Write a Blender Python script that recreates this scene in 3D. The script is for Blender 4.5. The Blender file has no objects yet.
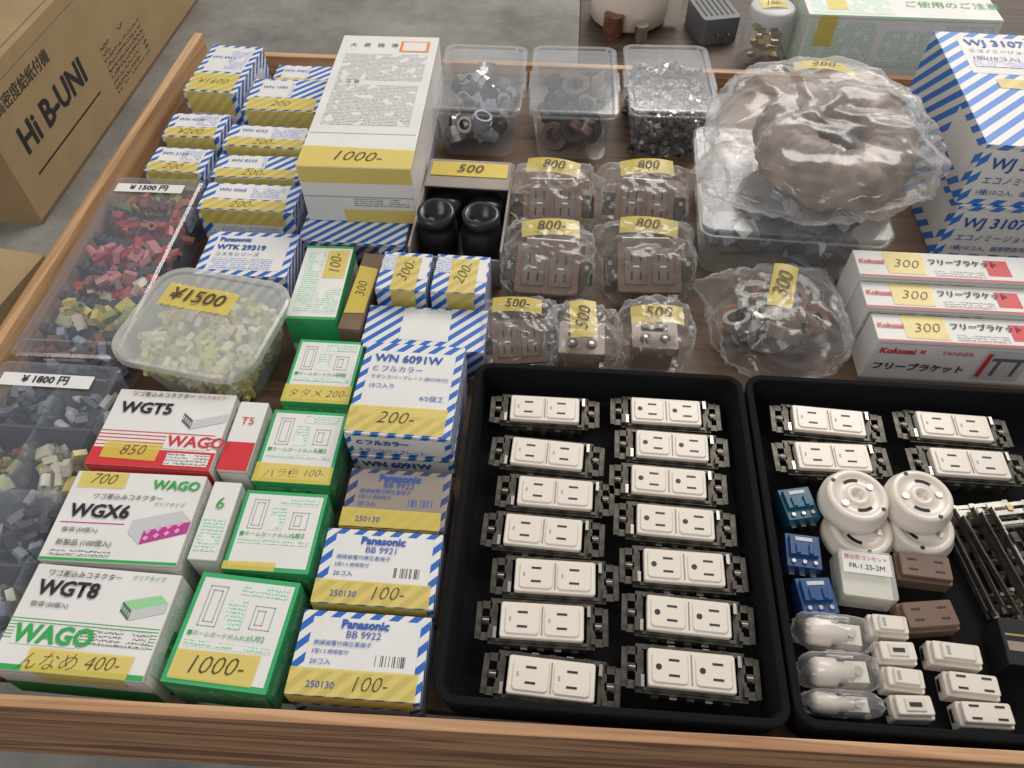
import bpy, bmesh, math, random
from mathutils import Vector, Matrix, noise, Euler
random.seed(11)
SC=bpy.context.scene; COL=SC.collection
SC.view_settings.view_transform='Standard'
# ------------------------------------------------------------ materials
MM={}
def base(name):
    m=bpy.data.materials.new(name); m.use_nodes=True
    nt=m.node_tree; return m,nt,nt.nodes['Principled BSDF'],nt.nodes,nt.links
def mat(name,col,rough=.5,metal=0.,var=0.,vs=25.,bump=0.,bs=300.,spec=.5):
    if name in MM: return MM[name]
    m,nt,p,N,L=base(name)
    p.inputs['Base Color'].default_value=(*col,1); p.inputs['Roughness'].default_value=rough; p.inputs['Metallic'].default_value=metal; p.inputs['Specular IOR Level'].default_value=spec
    if var or bump: tc=N.new('ShaderNodeTexCoord')
    if var:
        n=N.new('ShaderNodeTexNoise'); n.inputs['Scale'].default_value=vs; n.inputs['Detail'].default_value=5
        L.new(tc.outputs['Object'],n.inputs['Vector'])
        r=N.new('ShaderNodeValToRGB'); r.color_ramp.elements[0].position=.3; r.color_ramp.elements[1].position=.7
        r.color_ramp.elements[0].color=(*[c*(1-var) for c in col],1); r.color_ramp.elements[1].color=(*[min(1,c*(1+var)) for c in col],1)
        L.new(n.outputs['Fac'],r.inputs[0]); L.new(r.outputs[0],p.inputs['Base Color'])
    if bump:
        n=N.new('ShaderNodeTexNoise'); n.inputs['Scale'].default_value=bs; n.inputs['Detail'].default_value=4
        L.new(tc.outputs['Object'],n.inputs['Vector'])
        b=N.new('ShaderNodeBump'); b.inputs['Strength'].default_value=bump; b.inputs['Distance'].default_value=.002
        L.new(n.outputs['Fac'],b.inputs['Height']); L.new(b.outputs[0],p.inputs['Normal'])
    MM[name]=m; return m
def stripes(name,ca,cb,per=.017,duty=.5):
    m,nt,p,N,L=base(name)
    uv=N.new('ShaderNodeTexCoord'); s=N.new('ShaderNodeSeparateXYZ'); L.new(uv.outputs['UV'],s.inputs[0])
    a=N.new('ShaderNodeMath'); a.operation='SUBTRACT'; L.new(s.outputs[0],a.inputs[0]); L.new(s.outputs[1],a.inputs[1])
    q=N.new('ShaderNodeMath'); q.operation='MULTIPLY_ADD'; q.inputs[1].default_value=1/per; q.inputs[2].default_value=50; L.new(a.outputs[0],q.inputs[0])
    f=N.new('ShaderNodeMath'); f.operation='FRACT'; L.new(q.outputs[0],f.inputs[0])
    g=N.new('ShaderNodeMath'); g.operation='GREATER_THAN'; g.inputs[1].default_value=duty; L.new(f.outputs[0],g.inputs[0])
    mx=N.new('ShaderNodeMix'); mx.data_type='RGBA'; mx.inputs[6].default_value=(*ca,1); mx.inputs[7].default_value=(*cb,1)
    L.new(g.outputs[0],mx.inputs[0]); L.new(mx.outputs[2],p.inputs['Base Color']); p.inputs['Roughness'].default_value=.45
    MM[name]=m; return m
def printm(name,bg,ink,row=.0034,thr=.5):
    """rows of small printed characters"""
    m,nt,p,N,L=base(name)
    uv=N.new('ShaderNodeTexCoord'); s=N.new('ShaderNodeSeparateXYZ'); L.new(uv.outputs['UV'],s.inputs[0])
    q=N.new('ShaderNodeMath'); q.operation='MULTIPLY'; q.inputs[1].default_value=1/row; L.new(s.outputs[1],q.inputs[0])
    f=N.new('ShaderNodeMath'); f.operation='FRACT'; L.new(q.outputs[0],f.inputs[0])
    g=N.new('ShaderNodeMath'); g.operation='GREATER_THAN'; g.inputs[1].default_value=.42; L.new(f.outputs[0],g.inputs[0])
    n=N.new('ShaderNodeTexNoise'); n.inputs['Scale'].default_value=3.0/row; n.inputs['Detail'].default_value=0; L.new(uv.outputs['UV'],n.inputs['Vector'])
    h=N.new('ShaderNodeMath'); h.operation='GREATER_THAN'; h.inputs[1].default_value=thr; L.new(n.outputs['Fac'],h.inputs[0])
    n2=N.new('ShaderNodeTexNoise'); n2.inputs['Scale'].default_value=.25/row; n2.inputs['Detail'].default_value=0; L.new(uv.outputs['UV'],n2.inputs['Vector'])
    h2=N.new('ShaderNodeMath'); h2.operation='GREATER_THAN'; h2.inputs[1].default_value=.36; L.new(n2.outputs['Fac'],h2.inputs[0])
    k=N.new('ShaderNodeMath'); k.operation='MULTIPLY'; L.new(g.outputs[0],k.inputs[0]); L.new(h.outputs[0],k.inputs[1])
    k2=N.new('ShaderNodeMath'); k2.operation='MULTIPLY'; L.new(k.outputs[0],k2.inputs[0]); L.new(h2.outputs[0],k2.inputs[1])
    mx=N.new('ShaderNodeMix'); mx.data_type='RGBA'; mx.inputs[6].default_value=(*bg,1); mx.inputs[7].default_value=(*ink,1)
    L.new(k2.outputs[0],mx.inputs[0]); L.new(mx.outputs[2],p.inputs['Base Color']); p.inputs['Roughness'].default_value=.5
    MM[name]=m; return m
def film(name,col,opac,rough=.15,bump=0.,bs=60.,edge=.45,tcol=(1,1,1),gl_=.05):
    m,nt,p,N,L=base(name)
    p.inputs['Base Color'].default_value=(*col,1); p.inputs['Roughness'].default_value=rough
    t=N.new('ShaderNodeBsdfTransparent'); t.inputs[0].default_value=(*tcol,1)
    fr=N.new('ShaderNodeLayerWeight'); fr.inputs[0].default_value=.5
    pw=N.new('ShaderNodeMath'); pw.operation='POWER'; pw.inputs[1].default_value=3; L.new(fr.outputs['Facing'],pw.inputs[0])
    a=N.new('ShaderNodeMath'); a.operation='MULTIPLY_ADD'; a.use_clamp=True; a.inputs[1].default_value=edge; a.inputs[2].default_value=opac; L.new(pw.outputs[0],a.inputs[0])
    gl=N.new('ShaderNodeBsdfGlossy'); gl.inputs['Roughness'].default_value=rough; gl.inputs['Color'].default_value=(1,1,1,1)
    mx=N.new('ShaderNodeMixShader'); L.new(a.outputs[0],mx.inputs[0]); L.new(t.outputs[0],mx.inputs[1]); L.new(p.outputs[0],mx.inputs[2])
    mg=N.new('ShaderNodeMixShader'); mg.inputs[0].default_value=gl_; L.new(mx.outputs[0],mg.inputs[1]); L.new(gl.outputs[0],mg.inputs[2])
    L.new(mg.outputs[0],N['Material Output'].inputs['Surface'])
    if bump:
        tc=N.new('ShaderNodeTexCoord'); n=N.new('ShaderNodeTexNoise'); n.inputs['Scale'].default_value=bs; n.inputs['Detail'].default_value=3
        L.new(tc.outputs['Object'],n.inputs['Vector']); b=N.new('ShaderNodeBump'); b.inputs['Strength'].default_value=bump; b.inputs['Distance'].default_value=.004
        L.new(n.outputs['Fac'],b.inputs['Height']); L.new(b.outputs[0],p.inputs['Normal']); L.new(b.outputs[0],gl.inputs['Normal']); L.new(b.outputs[0],fr.inputs['Normal'])
    MM[name]=m; return m
def wood(name,c1,c2,axis=0,scale=1.,rough=.55):
    m,nt,p,N,L=base(name)
    tc=N.new('ShaderNodeTexCoord'); mp=N.new('ShaderNodeMapping'); sc=[75*scale]*3; sc[axis]=3.0*scale
    mp.inputs['Scale'].default_value=sc; L.new(tc.outputs['Object'],mp.inputs['Vector'])
    n=N.new('ShaderNodeTexNoise'); n.inputs['Scale'].default_value=1; n.inputs['Detail'].default_value=6; n.inputs['Distortion'].default_value=1.2; L.new(mp.outputs[0],n.inputs['Vector'])
    r=N.new('ShaderNodeValToRGB'); r.color_ramp.elements[0].position=.38; r.color_ramp.elements[1].position=.60
    r.color_ramp.elements[0].color=(*c1,1); r.color_ramp.elements[1].color=(*c2,1)
    L.new(n.outputs['Fac'],r.inputs[0]); L.new(r.outputs[0],p.inputs['Base Color']); p.inputs['Roughness'].default_value=rough
    b=N.new('ShaderNodeBump'); b.inputs['Strength'].default_value=.25; b.inputs['Distance'].default_value=.001; L.new(n.outputs['Fac'],b.inputs['Height']); L.new(b.outputs[0],p.inputs['Normal'])
    MM[name]=m; return m
PW=(.70,.685,.65)
mat('white_paper',PW,.5,var=.05,vs=15)
mat('cream',(.66,.60,.50),.45)
mat('blue_ink',(.02,.09,.38),.5); mat('black_ink',(.015,.015,.02),.5); mat('marker',(.07,.045,.02),.5)
mat('red_ink',(.58,.03,.04),.45); mat('green_ink',(.03,.34,.07),.45); mat('magenta_ink',(.46,.04,.24),.45); mat('grey_ink',(.35,.35,.36),.5)
mat('lgreen',(.28,.58,.28),.45); mat('pink',(.70,.33,.52),.45); mat('dgrey',(.12,.12,.13),.5); mat('lgrey',(.52,.52,.51),.45); mat('slate',(.045,.045,.055),.5)
mat('green_box',(.035,.37,.12),.42,var=.06)
mat('tan_label',(.26,.215,.18),.5); mat('orange_ink',(.8,.22,.04),.5); mat('seam',(.30,.30,.29),.6)
stripes('blue_stripe',PW,(.02,.12,.45)); stripes('blue_stripe_big',PW,(.03,.18,.56),.026,.5)
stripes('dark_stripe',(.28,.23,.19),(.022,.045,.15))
printm('print_blue',PW,(.05,.14,.5)); printm('print_black',PW,(.08,.08,.09)); printm('print_green',(.70,.71,.67),(.08,.46,.20),thr=.52)
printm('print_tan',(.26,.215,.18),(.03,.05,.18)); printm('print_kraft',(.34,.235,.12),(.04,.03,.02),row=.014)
printm('print_boxgreen',(.035,.37,.12),(.5,.7,.5))
film('tape',(.78,.60,.085),.66,.40,bump=.2,bs=70,edge=.2,gl_=.025)
film('clear_plastic',(.72,.76,.80),.07,.12,edge=.5); film('clear_lid',(.72,.76,.80),.14,.15,bump=.12,bs=30,edge=.5)
film('frosted',(.76,.77,.72),.34,.3,edge=.4); film('tub_side',(.76,.77,.74),.14,.25,edge=.5); film('bag_film',(.80,.78,.76),.05,.16,bump=.9,bs=26,edge=.55,gl_=.035); film('haze_film',(.78,.76,.74),.11,.2,bump=.9,bs=18,edge=.6,gl_=.035); film('case_plastic',(.50,.56,.68),.085,.12,edge=.45)
mat('cardboard',(.34,.235,.12),.75,var=.08,vs=12,bump=.1); mat('cardboard_dark',(.16,.10,.06),.75,var=.15); mat('greyboard',(.30,.26,.22),.7,var=.1)
mat('black_felt',(.008,.008,.009),.9,bump=.6,bs=700,spec=.15)
mat('black_plastic',(.012,.012,.013),.28); mat('white_plastic',(.74,.665,.575),.28); mat('brown_plastic',(.17,.105,.075),.28)
mat('steel',(.50,.47,.43),.32,1.,var=.25,vs=60); mat('dark_steel',(.07,.062,.05),.4,.6,var=.6,vs=90); mat('brass',(.5,.38,.16),.35,1.)
mat('copper',(.24,.12,.075),.35,.6,var=.4,vs=80); mat('blue_plastic',(.015,.065,.20),.3); mat('teal_plastic',(.012,.09,.15),.3)
mat('grey_plastic',(.12,.125,.13),.45); mat('coil_wrap',(.23,.17,.14),.5,var=.5,vs=30,bump=.5,bs=60); mat('grey_brown',(.16,.115,.09),.45,var=.3,vs=40)
wood('wood_x',(.15,.062,.027),(.42,.225,.11),0); wood('wood_y',(.36,.19,.08),(.56,.35,.18),1); wood('ply',(.085,.045,.022),(.15,.085,.045),0,.5); wood('dark_wood',(.04,.026,.018),(.085,.052,.035),0)
wood('wood_lit',(.32,.155,.068),(.56,.33,.17),0)  # lighter copy of the rail wood, lit top edge put into the colour
# ------------------------------------------------------------ mesh builder
class MB:
    def __init__(s): s.bm=bmesh.new(); s.m=[]; s.uv=s.bm.loops.layers.uv.new('UVMap')
    def mi(s,n):
        if n not in s.m: s.m.append(n)
        return s.m.index(n)
    def box(s,cx,cy,cz,sx,sy,sz,m,R=None,top=None):
        i=s.mi(m); vs=[]
        for dz in(-.5,.5):
            for dx,dy in((-.5,-.5),(.5,-.5),(.5,.5),(-.5,.5)):
                v=Vector((dx*sx,dy*sy,dz*sz))
                if R: v=R@v
                vs.append(s.bm.verts.new(v+Vector((cx,cy,cz))))
        for j,q in enumerate(((3,2,1,0),(4,5,6,7),(0,1,5,4),(1,2,6,5),(2,3,7,6),(3,0,4,7))):
            f=s.bm.faces.new([vs[k] for k in q]); f.material_index=s.mi(top) if (top and j==1) else i
    def lathe(s,prof,m,loc=(0,0,0),R=None,seg=24,smooth=True,ms=None,close=False):
        loc=Vector(loc); rings=[]
        for r,z in prof:
            ring=[]
            if r<1e-6:
                v=Vector((0,0,z)); v=(R@v if R else v)+loc; ring=[s.bm.verts.new(v)]
            else:
                for k in range(seg):
                    a=2*math.pi*k/seg; v=Vector((r*math.cos(a),r*math.sin(a),z)); v=(R@v if R else v)+loc; ring.append(s.bm.verts.new(v))
            rings.append(ring)
        pr=list(zip(rings,rings[1:]))
        if close: pr.append((rings[-1],rings[0]))
        for j,(a,b) in enumerate(pr):
            i=s.mi(ms[j] if ms else m)
            for k in range(seg):
                k2=(k+1)%seg
                try:
                    if len(a)==1 and len(b)==1: continue
                    if len(a)==1: f=s.bm.faces.new((a[0],b[k2],b[k]))
                    elif len(b)==1: f=s.bm.faces.new((a[k],a[k2],b[0]))
                    else: f=s.bm.faces.new((a[k],a[k2],b[k2],b[k]))
                    f.material_index=i; f.smooth=smooth
                except ValueError: pass
    def cyl(s,r,h,m,loc=(0,0,0),R=None,seg=20): s.lathe([(0,0),(r,0),(r,h),(0,h)],m,loc,R,seg,smooth=False)
    def tube(s,ro,ri,h,m,loc=(0,0,0),R=None,seg=20): s.lathe([(ri,0),(ro,0),(ro,h),(ri,h)],m,loc,R,seg,smooth=False,close=True)
    def torus(s,R0,r,m,loc=(0,0,0),R=None,seg=40,ns=12,fl=1.):
        s.lathe([(R0+r*math.cos(2*math.pi*k/ns),fl*r*math.sin(2*math.pi*k/ns)) for k in range(ns)],m,loc,R,seg,close=True)
    def rr(s,w,d,r,z,n=5,cx=0,cy=0):
        out=[]
        for qx,qy,a0 in((1,1,0),(-1,1,90),(-1,-1,180),(1,-1,270)):
            for k in range(n+1):
                a=math.radians(a0+90*k/n); out.append(s.bm.verts.new((cx+qx*(w/2-r)+r*math.cos(a),cy+qy*(d/2-r)+r*math.sin(a),z)))
        return out
    def skin(s,loops,m,cap0=True,cap1=True,smooth=False):
        i=s.mi(m)
        for a,b in zip(loops,loops[1:]):
            n=len(a)
            for k in range(n):
                f=s.bm.faces.new((a[k],a[(k+1)%n],b[(k+1)%n],b[k])); f.material_index=i; f.smooth=smooth
        if cap0: f=s.bm.faces.new(list(reversed(loops[0]))); f.material_index=i
        if cap1: f=s.bm.faces.new(loops[-1]); f.material_index=i
    def rslab(s,w,d,r,z0,z1,m,cx=0,cy=0,ch=.0008):
        s.skin([s.rr(w,d,r,z0,cx=cx,cy=cy),s.rr(w,d,r,z1-ch,cx=cx,cy=cy),s.rr(w-2*ch,d-2*ch,max(r-ch,.0002),z1,cx=cx,cy=cy)],m)
    def openbox(s,w,d,h,tap,t,r,m,z0=0,lip=0.):
        L=[s.rr(w-2*tap,d-2*tap,r,z0),s.rr(w,d,r,z0+h-.004)]
        if lip: L+=[s.rr(w+2*lip,d+2*lip,r+lip,z0+h-.004),s.rr(w+2*lip,d+2*lip,r+lip,z0+h)]
        else: L+=[s.rr(w,d,r,z0+h)]
        L+=[s.rr(w-2*t,d-2*t,max(r-t,.001),z0+h),s.rr(w-2*tap-2*t,d-2*tap-2*t,max(r-t,.001),z0+t)]
        s.skin(L,m)
    def shell(s,w,d,h,tap,r,m,z0=.0006,lip=0.):
        """thin single-wall tub (clear plastic)"""
        L=[s.rr(w-2*tap,d-2*tap,r,z0),s.rr(w,d,r,z0+h-.003)]
        if lip: L+=[s.rr(w+2*lip,d+2*lip,r+lip,z0+h-.003),s.rr(w+2*lip,d+2*lip,r+lip,z0+h)]
        s.skin(L,m,cap1=False)
    def settle(s,zmin=.0015):
        """keep loose parts resting on the container floor"""
        for v in s.bm.verts:
            if v.co.z<zmin: v.co.z=zmin
    def poly(s,pts,m,uvs=None):
        f=s.bm.faces.new([s.bm.verts.new(p) for p in pts]); f.material_index=s.mi(m)
        if uvs:
            for l,u in zip(f.loops,uvs): l[s.uv].uv=u
        return f
    def done(s,name,loc=(0,0,0),rz=0,parent=None,bevel=0,rot=None,rec=False):
        if rec: bmesh.ops.recalc_face_normals(s.bm,faces=s.bm.faces)
        me=bpy.data.meshes.new(name); s.bm.to_mesh(me); s.bm.free()
        for n in s.m: me.materials.append(MM[n])
        return inst(name,me,loc,rz,parent,bevel,rot)
def inst(name,me,loc=(0,0,0),rz=0,parent=None,bevel=0,rot=None):
    o=bpy.data.objects.new(name,me); COL.objects.link(o); o.location=loc; o.rotation_euler=rot if rot else (0,0,math.radians(rz))
    if parent: o.parent=parent
    if bevel:
        b=o.modifiers.new('bevel','BEVEL'); b.width=bevel; b.segments=2; b.limit_method='ANGLE'
    return o
def empty(name,loc,rz=0):
    o=bpy.data.objects.new(name,None); o.empty_display_size=.02; COL.objects.link(o); o.location=loc; o.rotation_euler=(0,0,math.radians(rz)); return o
def text(parent,body,M,size,m='black_ink',align='LEFT',shear=0.,bold=0.,sx=1.,name='lettering'):
    c=bpy.data.curves.new(name,'FONT'); c.body=body; c.size=size; c.align_x=align; c.align_y='CENTER'; c.shear=shear; c.offset=bold; c.resolution_u=2
    c.materials.append(MM[m]); o=bpy.data.objects.new(name,c); COL.objects.link(o); o.parent=parent; o.matrix_local=M@Matrix.Diagonal((sx,1,1,1)); return o
def frame(face,w,d,h):
    if face=='top': return Vector((-w/2,-d/2,h)),Vector((1,0,0)),Vector((0,1,0)),Vector((0,0,1)),w,d
    if face=='front': return Vector((-w/2,-d/2,0)),Vector((1,0,0)),Vector((0,0,1)),Vector((0,-1,0)),w,h
    if face=='right': return Vector((w/2,-d/2,0)),Vector((0,1,0)),Vector((0,0,1)),Vector((1,0,0)),d,h
    if face=='left': return Vector((-w/2,d/2,0)),Vector((0,-1,0)),Vector((0,0,1)),Vector((-1,0,0)),d,h
    if face=='back': return Vector((w/2,d/2,0)),Vector((-1,0,0)),Vector((0,0,1)),Vector((0,1,0)),w,h
def carton(name,x0,y0,x1,y1,z0,h,rz=0,faces=None,dec=(),txt=(),default='white_paper'):
    """closed box; dec: (face,[(u,v)..] or (u0,v0,u1,v1),mat[,layer]); txt: (face,string,u,v,size,mat[,dict])"""
    w=x1-x0; d=y1-y0; faces=faces or {}
    mb=MB()
    for fc in('top','front','right','left','back'):
        O,U,V,n,a,b=frame(fc,w,d,h)
        mb.poly([O,O+U*a,O+U*a+V*b,O+V*b],faces.get(fc,faces.get('all',default)),[(0,0),(a,0),(a,b),(0,b)])
    mb.poly([(-w/2,-d/2,0),(-w/2,d/2,0),(w/2,d/2,0),(w/2,-d/2,0)],default)
    bmesh.ops.remove_doubles(mb.bm,verts=mb.bm.verts,dist=1e-5)
    o=mb.done(name,((x0+x1)/2,(y0+y1)/2,z0),rz,bevel=.0009)
    if dec:
        dec=list(dec)
        if h<.2 and default!='black_plastic':   # closing flap seam
            e=.0006/h; dec+=[('front',(.01,1-.0035/h-e,.99,1-.0035/h),'seam',2),('right',(.01,1-.0035/h-e,.99,1-.0035/h),'seam',2)]
        pb=MB()
        for k in dec:
            fc,q,m=k[:3]; lay=k[3] if len(k)>3 else (3 if m=='tape' else 1)
            O,U,V,n,a,b=frame(fc,w,d,h)
            if not isinstance(q,list): q=[(q[0],q[1]),(q[2],q[1]),(q[2],q[3]),(q[0],q[3])]
            if m=='tape': q=[(u+random.uniform(-.008,.008) if .02<u<.98 else u,v+random.uniform(-.016,.016) if 0.02<v<.98 else v) for u,v in q]
            pb.poly([O+U*a*u+V*b*v+n*.00025*lay for u,v in q],m,[(a*u,b*v) for u,v in q])
        pb.done('printed_panel',parent=o)
    for k in txt:
        fc,st,u,v,size,m=k[:6]; kw=dict(k[6]) if len(k)>6 else {}
        ang=kw.pop('ang',0)
        if m=='marker': ang+=random.uniform(-3,4)
        O,U,V,n,a,b=frame(fc,w,d,h); P=O+U*a*u+V*b*v+n*.0012
        M=Matrix(((U.x,V.x,n.x,P.x),(U.y,V.y,n.y,P.y),(U.z,V.z,n.z,P.z),(0,0,0,1)))@Matrix.Rotation(math.radians(ang),4,'Z')
        text(o,st,M,size,m,**kw)
    return o
HW=dict(shear=.28,bold=-.0003,align='CENTER'); CT=dict(align='CENTER'); BD=dict(bold=.0004)
# ------------------------------------------------------------ floor and furniture
mb=MB(); mb.poly([(-8,-4,0),(8,-4,0),(8,10,0),(-8,10,0)],'white_paper')
m,nt,p,N,L=base('concrete'); tc=N.new('ShaderNodeTexCoord'); r=N.new('ShaderNodeValToRGB'); n=N.new('ShaderNodeTexNoise'); n.inputs['Scale'].default_value=2.6; n.inputs['Detail'].default_value=12; n.inputs['Roughness'].default_value=.72
L.new(tc.outputs['Object'],n.inputs['Vector']); L.new(n.outputs['Fac'],r.inputs[0]); r.color_ramp.elements[0].position=.35; r.color_ramp.elements[1].position=.7
r.color_ramp.elements[0].color=(.13,.125,.112,1); r.color_ramp.elements[1].color=(.33,.32,.29,1); L.new(r.outputs[0],p.inputs['Base Color']); p.inputs['Roughness'].default_value=.75
b=N.new('ShaderNodeBump'); b.inputs['Strength'].default_value=.4; b.inputs['Distance'].default_value=.01; L.new(n.outputs['Fac'],b.inputs['Height']); L.new(b.outputs[0],p.inputs['Normal']); MM['concrete']=m
mb.m=['concrete']; mb.done('floor',(0,0,-.40))
a=MB()
a.box(.10,.70,-.0073,1.40,1.02,.014,'ply')
a.box(.10,.168,-.027,1.44,.010,.164,'wood_x',Matrix.Rotation(math.radians(1.05),3,'Z'),'wood_lit')
a.box(-.605,.69,.012,.013,1.03,.116,'wood_y'); a.box(.805,.71,.0,.013,1.02,.10,'wood_y'); a.box(.10,1.226,-.006,1.40,.013,.064,'wood_lit')
a.done('wooden_display_tray',bevel=.0012)
tb=MB(); tb.box(.1,.70,-.0825,1.30,.92,.03,'dark_wood')
for lx in(-.48,.68):
    for ly in(.30,1.10): tb.box(lx,ly,-.25,.05,.05,.30,'dark_wood')
for ly in(.30,1.10): tb.box(.1,ly,-.052,1.28,.05,.03,'dark_wood')
tb.done('low_table',bevel=.002)
bn=MB(); bn.box(.55,1.62,-.02,1.05,.70,.03,'dark_wood')
for lx in(.08,1.02):
    for ly in(1.32,1.92): bn.box(lx,ly,-.2175,.05,.05,.365,'dark_wood')
bn.done('wooden_bench',bevel=.002)
# floor cartons
carton('cardboard_carton',-1.80,1.25,-1.12,2.35,-.40,.31,0,{'all':'cardboard'},
 [('right',(.0,.0,1,.03),'cardboard_dark'),('right',(.42,.12,.62,.50),'print_kraft'),('top',(.97,0,.975,1),'cardboard_dark'),('right',(.0,.90,1,.905),'cardboard_dark'),('right',(.06,.26,.36,.275),'black_ink')],
 [('right','Hi B-UNI',.06,.50,.080,'black_ink',dict(bold=.002)),('right','高密度給紙付機',.04,.78,.033,'black_ink')],default='cardboard')
carton('cardboard_carton',-1.22,.42,-.80,.86,-.40,.31,-8,{'all':'cardboard'},[('top',(.0,.48,1,.49),'cardboard_dark'),('top',(.6,.55,.9,.9),'print_kraft'),('right',(.5,.2,.9,.8),'print_kraft')],
 [('right','東和段ボール',.2,.5,.03,'black_ink')],default='cardboard')
# ------------------------------------------------------------ striped small boxes (upper left)
def sbox(x0,y0,x1,y1,h,price,z0=0,rz=0,kind=0):
    dec=[]; t=[]
    dec+=[('top',(.12,.42,.88,.95),'white_paper'),('top',(.5,.48,.84,.88),'print_blue',2),('right',(.15,.15,.85,.8),'print_blue'),('front',(.12,.1,.85,.62),'white_paper'),('front',(.2,.14,.8,.56),'print_blue',2)]
    if kind: dec+=[('top',(.55,.05,.97,.95),'blue_stripe',3)]
    dec+=[('top',(.04,.02,.90,.38),'tape',4),('front',(.04,.62,.9,1.0),'tape')]
    t+=[('top',price,.45,.20,.018,'marker',HW),('top','WN '+str(1000+random.randint(0,8999)),.15,.72,.009,'blue_ink')]
    return carton('wiring_parts_box',x0,y0,x1,y1,z0,h,rz,{'all':'blue_stripe'},dec,t)
sbox(-.552,.998,-.472,1.130,.09,'¥1600',rz=-2)
sbox(-.462,.972,-.345,1.056,.08,'200',rz=1,kind=1)
sbox(-.562,.914,-.480,.972,.07,'¥200',rz=1)
sbox(-.566,.846,-.484,.902,.06,'200',rz=-1)
sbox(-.470,.897,-.343,.948,.07,'200-',rz=-1)
sbox(-.470,.838,-.343,.889,.062,'200-',rz=1,kind=1)
sbox(-.468,.772,-.340,.828,.06,'200-')
sbox(-.460,1.085,-.360,1.150,.050,'200',kind=1)
# long white carton on a striped one
carton('wiring_parts_box',-.328,.737,-.190,1.05,0,.045,0,{'all':'blue_stripe'},[('front',(.2,.15,.75,.9),'dark_stripe')])
carton('long_white_carton',-.325,.778,-.183,1.10,.046,.084,1.2,{'all':'white_paper'},
 [('top',(.08,.62,.92,.84),'print_black'),('top',(.08,.28,.90,.58),'print_black'),('top',(.0,.0,1,.13),'tape'),('front',(.0,.72,1,1),'tape'),('front',(.35,.0,1,.25),'tape'),('front',(.0,.46,1,.48),'grey_ink'),('front',(.45,.3,.95,.44),'print_black'),
  ('top',(.62,.86,.92,.955),'orange_ink'),('top',(.65,.87,.89,.945),'white_paper',2),('top',(.02,.22,.98,.224),'grey_ink')],
 [('top','大   蓋   箱   等',.10,.91,.011,'black_ink'),('top','⚠ 注 意',.08,.60,.009,'black_ink'),('top','1000-',.5,.065,.028,'marker',HW)])
carton('wiring_cover_plate_box',-.432,.652,-.319,.731,0,.06,1,{'all':'blue_stripe'},[('top',(.10,.12,.92,.9),'white_paper'),('top',(.14,.15,.8,.38),'print_blue',2)],
 [('top','Panasonic',.14,.8,.010,'blue_ink',BD),('top','WTK 29319',.14,.62,.012,'blue_ink',BD),('top','コスモシリーズ',.14,.46,.008,'blue_ink')])
carton('door_hardware_box',-.304,.588,-.246,.712,0,.06,1.5,{'all':'white_paper'},[('top',(.0,.0,1,.03),'green_ink'),('top',(.0,.97,1,1),'green_ink'),('front',(.0,.3,1,1),'green_box'),
 ('top',(.1,.1,.45,.9),'print_green'),('top',(.5,.08,.95,.4),'print_green'),('top',(.5,.55,.95,.93),'tape'),('right',(0,.7,1,1),'green_box')],
 [('top','100-',.72,.74,.020,'marker',dict(HW,ang=90))])
carton('kraft_parts_box',-.238,.58,-.212,.708,0,.055,-3,{'all':'cardboard_dark'},[('top',(.05,.2,.95,.8),'tape')],[('top','300',.5,.5,.017,'marker',dict(HW,ang=90))],default='cardboard_dark')
for (x0,x1,pr) in((-.205,-.146,'300-'),(-.140,-.076,'200-')):
    carton('wiring_parts_box',x0,.632,x1,.696,0,.07,-1,{'all':'blue_stripe'},
     [('top',(.3,.0,.8,.9),'tape'),('front',(.3,.3,.8,1),'tape'),('front',(.1,.06,.9,.34),'print_blue',4),('top',(.02,.5,.3,.92),'print_blue'),('top',(.80,.3,.97,.9),'white_paper')],
     [('top',pr,.55,.5,.020,'marker',dict(HW,ang=75)),('front','National',.5,.45,.009,'blue_ink',CT)])
carton('wiring_parts_box',-.212,.560,-.072,.625,0,.05,0,{'all':'blue_stripe'},[('top',(.3,.2,.7,.95),'white_paper')])
# cover plate boxes column
for z0,rz in((0,0),(.038,-1)):
    carton('cover_plate_box',-.197,.424,-.090,.545,z0,.037 if z0 else .036,rz,{'all':'blue_stripe'},
     [('top',(.08,.20,.92,.90),'white_paper'),('top',(.0,.02,.93,.30),'tape'),('front',(.06,.15,.94,.88),'white_paper')],
     [('top','WN 6091W',.12,.81,.014,'blue_ink',BD),('top','C フルカラー',.12,.69,.009,'blue_ink'),('top','モダンカバープレート(取付枠付)',.12,.60,.0056,'blue_ink'),('top','10コ入り',.12,.50,.007,'blue_ink'),('top','4/5個工',.88,.39,.008,'blue_ink',dict(align='RIGHT')),
      ('top','200-',.45,.17,.021,'marker',HW),('front','WN 6091W' if z0==0 else 'C フルカラー',.1,.62,.014 if z0==0 else .009,'blue_ink',BD),('front','モダンカバープレート',.1,.25,.007,'blue_ink')])
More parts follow.
